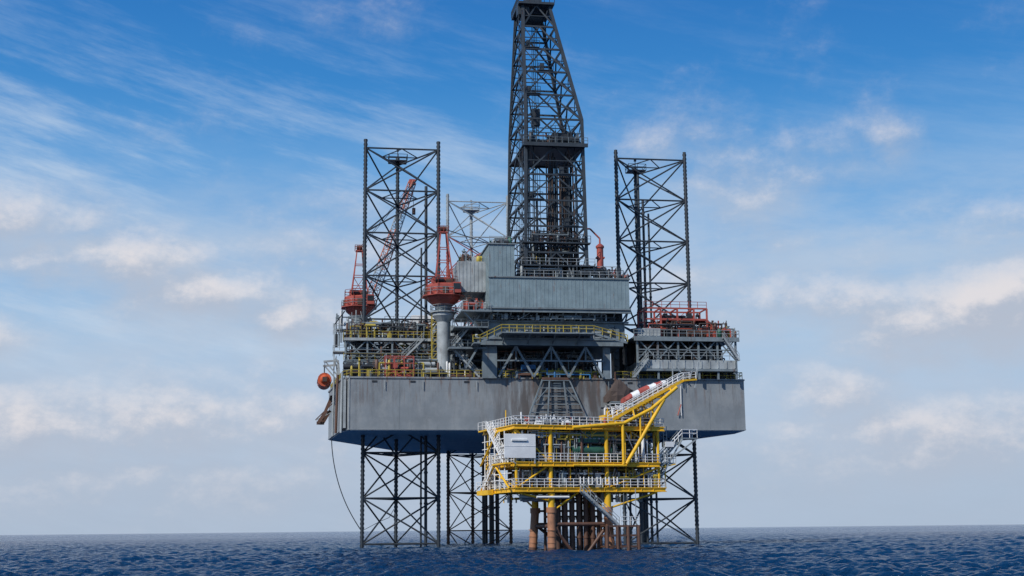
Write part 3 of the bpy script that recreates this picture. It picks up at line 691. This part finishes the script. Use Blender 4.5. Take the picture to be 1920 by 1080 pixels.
for p,q,dp,dq in ((5.2,.5,-.15,-.3),(5.2,QR,-.7,.3),(13.2,.5,.5,-.3),(13.2,QR,.6,.5)):
    m=MB('pile'); m.tube((p+dp,q+dq,-5),(p,q,5.3),.55,16); m.tube((p,q,4.9),(p,q,5.6),.68,16)
    for z in (1.0,1.8,2.6): m.tube((p+dp*.4,q+dq*.4,z),(p+dp*.38,q+dq*.38,z+.12),.62,16)
    m.mat='rust'; m.tube((p+dp*.55,q+dq*.55,-.5),(p+dp*.48,q+dq*.48,.45),.57,16)
    m.mat='yellow'; m.tube((p,q,5.6),(p,q,7.4),.46,16); m.done('pile',wp)
m=MB('rust')
m.tube((5.2,.5,3.4),(13.2,.5,3.4),.26,10); m.tube((5.2,.5,3.2),(5.2,QR,3.2),.26,10); m.tube((5,QR,3.4),(13.2,QR,3.4),.26,10); m.tube((13.2,.5,3.2),(13.2,QR,3.2),.26,10)
m.tube((5.2,.5,3.4),(9.2,.5,-1.5),.22,10); m.tube((13.2,.5,3.4),(9.2,.5,-1.5),.22,10); m.tube((5.2,QR,3.4),(12.5,QR,-2),.22,10)
for p in (6.6,7.6,9.2,10.6,11.9,14.4,15.5): m.tube((p,QR,-3),(p,QR,7.5),.2,8)
m.tube((5.2,QR,5.2),(16,QR,5.2),.15,8); m.tube((5.2,3,4.4),(13.2,3,4.4),.15,8); m.tube((5.2,3,3.4),(13.2,3,3.4),.14,8)
m.done('jacket_bracing',wp)
for i in range(8):
    for j in range(2):
        m=MB('rust'); p=6.9+i*1.0; q=2.6+j*2.2
        m.tube((p,q,-5),(p,q,8),.32,12)
        for z in (1.6,4.0,6.2): m.tube((p,q,z),(p,q,z+.25),.4,12)
        m.mat='rust'; m.tube((p,q,8.1),(p,q,9.6),.34,10)
        m.mat='dyellow'; m.box((p-.3,q-.3,9.2),(p+.3,q+.3,9.8)); m.mat='red'; m.tube((p-.45,q,10.2),(p+.45,q,10.2),.18,8); m.mat='green'; m.tube((p,q,9.6),(p,q,11),.18,8)
        m.done('conductor',wp)
m=MB('grey'); clutter(m,.6,20.5,.4,4.5,8.1,2.6,260,61,('lgrey','white','grey','white','dark','rust','dark','lgrey','dark','grey','dyellow'),.5); 
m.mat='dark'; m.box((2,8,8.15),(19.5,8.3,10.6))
m.mat='white'
for i in range(5):
    p=9+i*1.2; m.pipe([(p,-.35,9.5),(p,-.35,8.5),(p+.5,-.35,8.5),(p+.5,-.35,9.5)],.08,8)
m.mat='lgrey'; m.pipe([(1,1,7.0),(8,1,7.0),(8,1,6.6),(9,4,6.6)],.24,10); m.pipe([(1.5,2,6.7),(6,2,6.7)],.3,10); m.mat='white'; m.tube((3,-.0,6.9),(7.5,-.0,6.9),.16,8)
clutter(m,.8,20,.8,8,6.3,1.1,34,68,('lgrey','yellow','white','grey'),.4)
m.done('lower_deck_machinery',wp)
m=MB('grey'); clutter(m,.8,20.5,.4,5,11.5,4.2,430,62,('grey','rust','dark','lgrey','grey','white','lgrey','dyellow','dark','tarp','rust','green','lgrey','grey'),.45)
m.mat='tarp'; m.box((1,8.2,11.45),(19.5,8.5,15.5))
for k,(z,c_) in enumerate(((15.0,'yellow'),(14.6,'lgrey'),(14.2,'rust'),(12.4,'lgrey'),(13.6,'grey'),(15.2,'grey'))):
    m.mat=c_; m.tube((1+k*.7,1.0+k*.4,z),(19.8-k*.8,1.0+k*.4,z),.09+.02*(k%3),8)
    for p in range(5): m.tube((3+p*3.3+k*.4,1.0+k*.4,z),(3+p*3.3+k*.4,1.0+k*.4,11.5),.07,6)
m.mat='rust'; m.box((3.8,1.2,13.7),(8.2,3.2,13.85)); m.mat='lgrey'; m.rail([(3.8,1.2,13.85),(8.2,1.2,13.85)],sp=.8,h=1)
m.box((15.8,1.2,13.5),(20.4,3.2,13.65)); m.rail([(15.8,1.2,13.65),(20.4,1.2,13.65)],sp=.8,h=1)
clutter(m,1,20,.3,.9,14.6,1.0,40,69,('yellow','lgrey','grey','dyellow','white'),.3)
m.done('middle_deck_machinery',wp)
m=MB('grey'); clutter(m,.8,14,.6,9,16.2,1.3,90,63,('lgrey','white','dark','grey','red','grey','white'),.5); clutter(m,15,20.5,.8,8,16.2,3.0,110,64,('yellow','white','lgrey','rust','grey','dark','white'),.5)
m.mat='white'; m.tube((3.2,6,16.2),(3.2,6,18.4),.12,8); m.mat='yellow'; m.tube((1,6,16.2),(1,6,18.6),.08,6); m.box((14.2,3,16.3),(16,5,18)); 
m.done('top_deck_machinery',wp)
m=MB('green'); m.tube((8.4,1.2,13.0),(14.0,1.2,13.0),.75,18); m.lathe((14.0,1.2),[(.1,12.9),(.1,13.1)],6)
for p in (9.3,13.2): m.box((p-.15,.7,11.5),(p+.15,1.7,12.4))
for p in (9.0,9.7,12.8,13.5): m.tube((p,1.2,13.0),(p+.08,1.2,13.0),.8,18)
m.done('separator_tank',wp,label='dark green horizontal vessel')
m=MB('green'); m.box((9.2,.5,14.0),(13.2,2.9,15.5)); 
for i in range(7): m.box((9.3+i*.62,.42,14.05),(9.42+i*.62,.5,15.45))
m.box((7.4,.8,12.2),(8.3,2.6,15.3)); m.box((8.3,1.0,15.1),(9.2,2.6,15.4)); m.done('control_cabinet',wp,label='dark green panelled cabinet')
m=MB('white'); m.box((-1.5,-.35,11.9),(2.8,-.14,15.0)); m.box((-.5,-.5,14.1),(1.6,-.36,14.3)); m.mat='lgrey'; m.beam((-1.4,-.25,11.9),(0.1,-.25,11.2),.12); m.beam((2.7,-.25,11.9),(2.7,-.25,11.2),.15); m.box((-.5,-.42,14.0),(1.6,-.355,14.1))
m.mat='white'; m.box((-1.5,-.38,13.4),(2.8,-.355,13.44)); m.done('white_panel',wp)
m=MB('white'); m.stair((-.8,10.5,8.1),(-.8,6.2,11.4),.7,(1,0,0)); m.stair((-.8,2.2,11.4),(-.8,8.5,16.2),.7,(1,0,0)); m.mat='yellow'
m.box((-.9,1,11.2),(-.15,6.4,11.4)); m.box((-.9,8.5,16.0),(-.15,12,16.2)); m.box((-.9,8,7.4),(-.15,12.8,8.05)); m.mat='white'; m.rail([(-.9,1,11.4),(-.9,6.4,11.4)]); m.rail([(-.9,8,8.1),(-.9,12.8,8.1)]); m.rail([(-.9,12,16.2),(-.9,8.5,16.2)])
for z in (9.2,10,12.6,13.6,14.6): m.tube((-.3,.5,z),(-.3,12,z),.07,6)
for q in (3,5,7,9,11): m.tube((-.3,q,8),(-.3,q,15.6),.08,6)
m.mat='yellow'; m.tube((-.6,.4,8),(-.6,6,11.2),.14,8); m.tube((-.6,12,8),(-.6,6,11.2),.14,8); m.tube((-.6,12,11.4),(-.6,5,15.6),.14,8)
m.done('side_stairway',wp)
m=MB('yellow')
m.pipe([(8,-.5,15.9),(15.4,-.5,16.6),(19.5,-.5,18.6),(23.4,-.5,21.6)],.24,12)
m.tube((15.6,-.5,11.2),(21.4,-.5,19.9),.25,12); m.tube((15.2,-.5,11.2),(15.2,-.5,16.6),.2,12); m.tube((8,-.5,11.0),(15.6,-.5,11.0),.18,10)
m.tube((17.8,-.5,14.2),(17.8,-.5,17.6),.13,10); m.tube((14.0,1.8,16.2),(23.4,1.8,21.6),.18,12); m.tube((19.5,-.5,18.6),(19.5,1.8,18.6),.14,8); m.tube((21.6,-.5,20.2),(21.6,1.8,20.4),.14,8); m.tube((20.8,1.8,11),(20.8,1.8,19.6),.15,8)
m.tube((17,-.5,17.4),(17,.1,18.6),.12,6); m.tube((22.6,-.5,21),(22.6,.1,21.6),.12,6)
m.done('boom_strut',wp)
m=MB('yellow'); a=Vector((14,0,17.1)); b=Vector((24.6,0,22.6))
m.beam(a,b,.16,.36); m.beam(a+Vector((0,1.6,0)),b+Vector((0,1.6,0)),.16,.36)
m.mat='lgrey'
for i in range(26):
    p=a.lerp(b,i/25); m.beam(p,p+Vector((0,1.6,0)),.35,.06)
m.mat='yellow'; m.beam((24.6,-.2,22.6),(26.6,-.2,22.8),.25); m.beam((24.6,1.8,22.6),(26.6,1.8,22.8),.25); m.mat='lgrey'; m.box((24.6,-.1,22.65),(26.6,1.7,22.75))
m.mat='white'; m.rail([a,b,(26.6,0,22.8)],h=1.1,sp=.8,r=.045,rails=(1,.66,.33)); m.rail([a+Vector((0,1.6,0)),b+Vector((0,1.6,0)),(26.6,1.6,22.8)],h=1.1,sp=.8,r=.045)
m.mat='lgrey'; m.beam((26.4,0,21.6),(27.1,0,25.2),.18); m.beam((26.7,1.6,22.0),(24.5,1.6,24.8),.12); m.beam((23.9,1.6,21.6),(23.9,1.6,25.2),.12); m.beam((25.3,0,21.6),(26.1,0,24.0),.1)
m.done('gangway',wp,label='inclined yellow gangway with white railings')
m=MB('grey'); m.stair((21.4,1,11.6),(24.7,1,14.9),1.2); m.box((24.7,.8,14.7),(27.0,2.4,14.9)); m.mat='white'; m.rail([(21.2,.9,11.6),(24.7,.9,14.9),(27,.9,14.9),(27,2.4,14.9)],sp=.8,r=.06); m.mat='lgrey'; m.beam((24.7,.9,14.7),(21.3,.9,9.5),.18); m.beam((26.8,.9,14.7),(21.3,.9,11),.18); m.mat='white'; m.box((21.9,.5,13.6),(23.2,1.6,14.3))
m.mat='lgrey'; m.stair((21.5,3,8.2),(23.4,3,11.3),1.0); m.box((21.3,1,11.35),(23.6,4,11.5)); m.mat='white'; m.rail([(21.3,.9,11.5),(23.6,.9,11.5),(23.6,4,11.5)],sp=.7,r=.05); m.mat='yellow'; m.beam((21.5,1,10.9),(23.6,1,11.3),.15); m.tube((22,1,8),(22,1,11.3),.1,6); m.tube((21.6,2,11),(21.6,2,16),.1,6); m.tube((22.2,3,11.4),(21.6,3,16.2),.12,6)
m.mat='lgrey'
for k in range(12): m.beam((21.7,.6,11.6+k*.4),(22.2,.6,11.6+k*.4),.05)
m.beam((21.7,.6,11.5),(21.7,.6,16.4),.07); m.beam((22.2,.6,11.5),(22.2,.6,16.4),.07)
m.done('outer_stairway',wp)
m=MB('lgrey'); m.stair((8.8,-.8,7.6),(13.8,-.8,3.2),1.0,(0,-1,0)); m.done('landing_stairway',wp)
m=MB('rust')
for p in (12.0,13.5,15.0,16.5):
    for q in (-1.8,1): m.tube((p,q,-3),(p,q,3.1),.24,8)
for z in (3.1,1.9,.5):
    for q in (-1.8,1): m.beam((11.8,q,z),(16.7,q,z),.26)
    for p in (12.2,16.4): m.beam((p,-1.8,z),(p,1,z),.2)
m.box((12,-1.8,3.1),(16.7,1.2,3.22))
for i in range(4): m.beam((12.2+i*1.4,-1.9,3),(12.9+i*1.1,-1.9,.3),.12)
m.mat='white'; m.rail([(14,-1.8,3.2),(16.7,-1.8,3.2),(16.7,1,3.2)],r=.04); m.mat='lgrey'; m.beam((16.8,-.5,8),(16.8,-.5,1),.08)
for p in (14.8,15.3,15.8): m.tube((p,0,7.4),(p,0,3.2),.03,4)
m.done('boat_landing',wp)
m=MB('red'); a=Vector((16.8,2.6,20.1)); b=Vector((23.0,2.6,22.6)); n=12; r=random.Random(12)
prev=None
for i in range(n+1):
    c=a.lerp(b,i/n); ring=[]
    for j in range(9):
        t=math.pi*j/8; w=(.9+.08*math.sin(i*2.1)); hh=.76*(1-.35*abs(2*i/n-1)**2)+r.uniform(-.05,.05)
        ring.append(Vector((c.x,c.y-w*math.cos(t),c.z-.35+hh*1.2*math.sin(t)**.7+ (0 if 0<j<8 else -.1))))
    if prev:
        m.mat='red' if (i*5//n)%2==0 else 'white'
        m.add(prev+ring,[(j,j+1,9+j+1,9+j) for j in range(8)]+[(8,0,9,17)],True)
    else: m.add(ring,[tuple(range(9))])
    prev=ring
m.add(prev,[tuple(range(8,-1,-1))])
m.mat='yellow'; m.beam(a-Vector((0,0,.7)),b-Vector((0,0,.7)),.25)
for t in (.05,.35,.65,.95): p=a.lerp(b,t); m.beam(p-Vector((0,0,2.2)),p-Vector((0,0,.5)),.15); m.beam(p-Vector((0,.8,2.0)),p-Vector((0,-.5,.5)),.12)
m.done('canvas_cover',wp,label='inclined red and white striped canvas cover')

# ============================================================ SEA
rs=np.concatenate([np.geomspace(6,55,30,endpoint=False),np.geomspace(55,650,820,endpoint=False),np.geomspace(650,40000,150)])
th=np.concatenate([np.linspace(-math.pi,-.5,30,endpoint=False),np.linspace(-.5,.5,720),np.linspace(.5,math.pi,31)[1:]])
RR,TT=np.meshgrid(rs,th,indexing='ij')
X=RR*np.sin(TT); Y=RR*np.cos(TT)
Z=np.zeros_like(X); rng=np.random.default_rng(3)
dr=np.gradient(rs)[:,None]; dth=np.gradient(th)[None,:]
cell=np.maximum(dr*np.ones_like(TT),RR*dth)
for i in range(80):
    lam=float(np.exp(rng.uniform(np.log(0.8),np.log(6.5)))); k=2*math.pi/lam
    d=math.radians(200)+rng.normal(0,.85)
    amp=0.0095*lam**0.75*rng.uniform(.6,1.3)
    g=np.clip((lam/cell-2.0)/1.6,0,1)
    ph=k*(X*math.sin(d)+Y*math.cos(d))+rng.uniform(0,6.28)
    s=np.sin(ph); Z+=amp*g*(s+.3*np.sin(2*ph+1.57))
nr,ntc=X.shape
V=np.stack([X,Y,Z],-1).reshape(-1,3)
i=np.arange(nr-1)[:,None]*ntc+np.arange(ntc-1)[None,:]
F=np.stack([i,i+ntc,i+ntc+1,i+1],-1).reshape(-1,4)
me=bpy.data.meshes.new('sea'); me.vertices.add(len(V)); me.vertices.foreach_set('co',V.ravel().astype(np.float32))
me.loops.add(F.size); me.loops.foreach_set('vertex_index',F.ravel().astype(np.int32))
me.polygons.add(len(F)); me.polygons.foreach_set('loop_start',(np.arange(len(F))*4).astype(np.int32)); me.polygons.foreach_set('loop_total',np.full(len(F),4,np.int32))
me.polygons.foreach_set('use_smooth',np.ones(len(F),bool)); me.update(calc_edges=True); me.validate()
wm=bpy.data.materials.new('sea_water'); wm.use_nodes=True; nt=wm.node_tree; b=nt.nodes['Principled BSDF']
b.inputs['Base Color'].default_value=(0.003,0.036,0.105,1); b.inputs['Roughness'].default_value=.1; b.inputs['IOR'].default_value=1.33
b.inputs['Specular IOR Level'].default_value=.17
tc=nt.nodes.new('ShaderNodeTexCoord'); prev=None
for scl,st,di in ((.35,1.0,.9),(1.0,1.0,.6),(3.0,1.0,.28)):
    nn=nt.nodes.new('ShaderNodeTexNoise'); nn.inputs['Scale'].default_value=scl; nn.inputs['Detail'].default_value=6; nn.inputs['Roughness'].default_value=.62
    nt.links.new(tc.outputs['Object'],nn.inputs['Vector'])
    bb=nt.nodes.new('ShaderNodeBump'); bb.inputs['Strength'].default_value=st; bb.inputs['Distance'].default_value=di
    nt.links.new(nn.outputs['Fac'],bb.inputs['Height'])
    if prev: nt.links.new(prev.outputs[0],bb.inputs['Normal'])
    prev=bb
nt.links.new(prev.outputs[0],b.inputs['Normal'])
me.materials.append(wm)
sea=bpy.data.objects.new('water',me); sc.collection.objects.link(sea); sea['kind']='structure'; sea['label']='dark blue choppy open sea'; sea['category']='sea'

# ============================================================ WORLD
w=bpy.data.worlds.new('World'); sc.world=w; w.use_nodes=True; nt=w.node_tree; N=nt.nodes; L=nt.links
bg=N['Background']; S=0.1; bg.inputs[1].default_value=S
sky=N.new('ShaderNodeTexSky'); sky.sky_type='NISHITA'; sky.sun_disc=False; sky.sun_elevation=math.radians(42); sky.sun_rotation=math.radians(220)
def lk(x,s):
    if isinstance(x,(int,float)): s.default_value=x
    else: L.new(x,s)
def M(op,a,b=0.0,c=0.0):
    n=N.new('ShaderNodeMath'); n.operation=op; lk(a,n.inputs[0]); lk(b,n.inputs[1]); lk(c,n.inputs[2]); return n.outputs[0]
def MR(x,a,b,c=0.0,d=1.0):
    n=N.new('ShaderNodeMapRange'); n.interpolation_type='SMOOTHSTEP'; lk(x,n.inputs[0])
    for i,q in enumerate((a,b,c,d)): n.inputs[i+1].default_value=q
    return n.outputs[0]
def MX(f,a,b):
    n=N.new('ShaderNodeMixRGB'); lk(f,n.inputs[0])
    for q,s in ((a,n.inputs[1]),(b,n.inputs[2])):
        if isinstance(q,tuple): s.default_value=(*q,1)
        else: L.new(q,s)
    return n.outputs[0]
tc=N.new('ShaderNodeTexCoord'); sp=N.new('ShaderNodeSeparateXYZ'); L.new(tc.outputs['Generated'],sp.inputs[0])
az=M('ARCTAN2',sp.outputs[0],sp.outputs[1]); el=M('ARCSINE',sp.outputs[2])
rp=N.new('ShaderNodeValToRGB'); L.new(M('DIVIDE',el,1.5708),rp.inputs[0])
er=rp.color_ramp
stops=[(0,(.40,.50,.64)),(.05,(.42,.54,.71)),(.09,(.35,.54,.77)),(.13,(.22,.45,.76)),(.17,(.10,.34,.70)),(.21,(.038,.235,.60)),(.26,(.018,.165,.51)),(1,(.012,.09,.30))]
er.elements[0].position=0; er.elements[0].color=(*stops[0][1],1); er.elements[1].position=1; er.elements[1].color=(*stops[-1][1],1)
for p,c in stops[1:-1]:
    e=er.elements.new(p); e.color=(*c,1)
def scale(c,k):
    n=N.new('ShaderNodeVectorMath'); n.operation='SCALE'; L.new(c,n.inputs[0]); n.inputs['Scale'].default_value=k; return n.outputs[0]
def C(*c): return tuple(x/S for x in c)
base=MX(0.94,sky.outputs[0],scale(rp.outputs[0],1/S))
# (azimuth, elevation, half width, half height, weight) of the cloud banks, radians
blobs=[(-.37,.215,.10,.026,.85),(-.30,.195,.09,.028,.95),(-.23,.172,.09,.026,.95),(-.16,.155,.06,.022,.8),(-.363,.066,.15,.040,1.05),(-.26,.072,.12,.040,1.05),(-.17,.074,.09,.036,.95),(-.28,.035,.30,.04,.9),
 (-.385,.132,.05,.018,.95),(.355,.150,.075,.044,1.3),(.30,.135,.08,.034,1.05),(.22,.160,.11,.032,.75),(.13,.175,.10,.03,.5),(.288,.283,.026,.030,.55),(.194,.254,.08,.042,.68),(.105,.278,.035,.02,.55),(.228,.096,.07,.030,.9),(.31,.058,.18,.040,.9),(.13,.055,.16,.04,.65),(.30,.205,.2,.032,.55),(-.06,.1,.14,.05,.6),(-.14,.20,.14,.04,.45)]
def nz(x,y,z,scl,det,ro):
    c=N.new('ShaderNodeCombineXYZ'); lk(x,c.inputs[0]); lk(y,c.inputs[1]); lk(z,c.inputs[2])
    n=N.new('ShaderNodeTexNoise'); n.inputs['Scale'].default_value=scl; n.inputs['Detail'].default_value=det; n.inputs['Roughness'].default_value=ro
    L.new(c.outputs[0],n.inputs['Vector']); return n.outputs['Fac']
def raw(a,e):
    n=nz(a,M('MULTIPLY',e,1.8),0.3,8,3,.5); nd=nz(a,M('MULTIPLY',e,1.4),1.3,22,10,.66)
    mask=None
    for (ba,be,sa,se,wt) in blobs:
        da=M('DIVIDE',M('SUBTRACT',a,ba),sa); de=M('DIVIDE',M('SUBTRACT',e,be),se)
        q=M('MULTIPLY',M('EXPONENT',M('MULTIPLY',M('ADD',M('MULTIPLY',da,da),M('MULTIPLY',de,de)),-1.0)),wt)
        mask=q if mask is None else M('MAXIMUM',mask,q)
    return M('ADD',M('ADD',M('MULTIPLY',M('SUBTRACT',n,.5),.7),M('MULTIPLY',M('SUBTRACT',nd,.5),.7)),M('MULTIPLY',mask,.60))
d0=raw(az,el); d1=raw(M('ADD',az,-.007),M('ADD',el,.012))
dens=MR(d0,.02,.80)
lit=MR(M('SUBTRACT',d0,d1),-.05,.26)
ccol=MX(lit,(.46,.51,.61),(.76,.73,.75))
ca=M('ADD',M('MULTIPLY',az,1.0),M('MULTIPLY',el,.35)); ce=M('ADD',M('MULTIPLY',el,5.0),M('MULTIPLY',az,1.1))
ci=nz(ca,ce,2.0,5.5,9,.66)
cim=MR(az,.30,-.25,.2,.9)
cir=M('MULTIPLY',M('MULTIPLY',MR(ci,.42,.78),cim),MR(el,.42,.24,.15,.9))
veil=M('MULTIPLY',MR(nz(az,M('MULTIPLY',el,3.4),5.0,5,8,.62),.30,.66),MR(el,.31,.17,0,.85))
c1=MX(veil,base,C(.46,.57,.72))
c2=MX(cir,c1,C(.55,.66,.80))
c3=MX(M('MULTIPLY',dens,.95),c2,scale(ccol,1/S))
hz=M('MULTIPLY',MR(el,.09,0.0,0,1),.65)
c4=MX(hz,c3,C(.41,.50,.63))
L.new(c4,bg.inputs[0])

sun=bpy.data.lights.new('sun','SUN'); sun.energy=3.9; sun.angle=math.radians(.53); sun.color=(1,.95,.88)
so=bpy.data.objects.new('sun',sun); sc.collection.objects.link(so)
a=math.radians(-140); e=math.radians(42)
d=Vector((math.sin(a)*math.cos(e),math.cos(a)*math.cos(e),math.sin(e)))
so.rotation_euler=d.to_track_quat('Z','Y').to_euler()

cam=bpy.data.cameras.new('camera'); cam.lens=47.06; cam.sensor_width=36; cam.clip_end=60000; cam.clip_start=.5
co=bpy.data.objects.new('camera',cam); sc.collection.objects.link(co); co.location=(0,0,2.8)
co.rotation_euler=(Matrix.Rotation(math.radians(90+10.23),4,'X') @ Matrix.Rotation(math.radians(-.6),4,'Z')).to_euler()
sc.camera=co
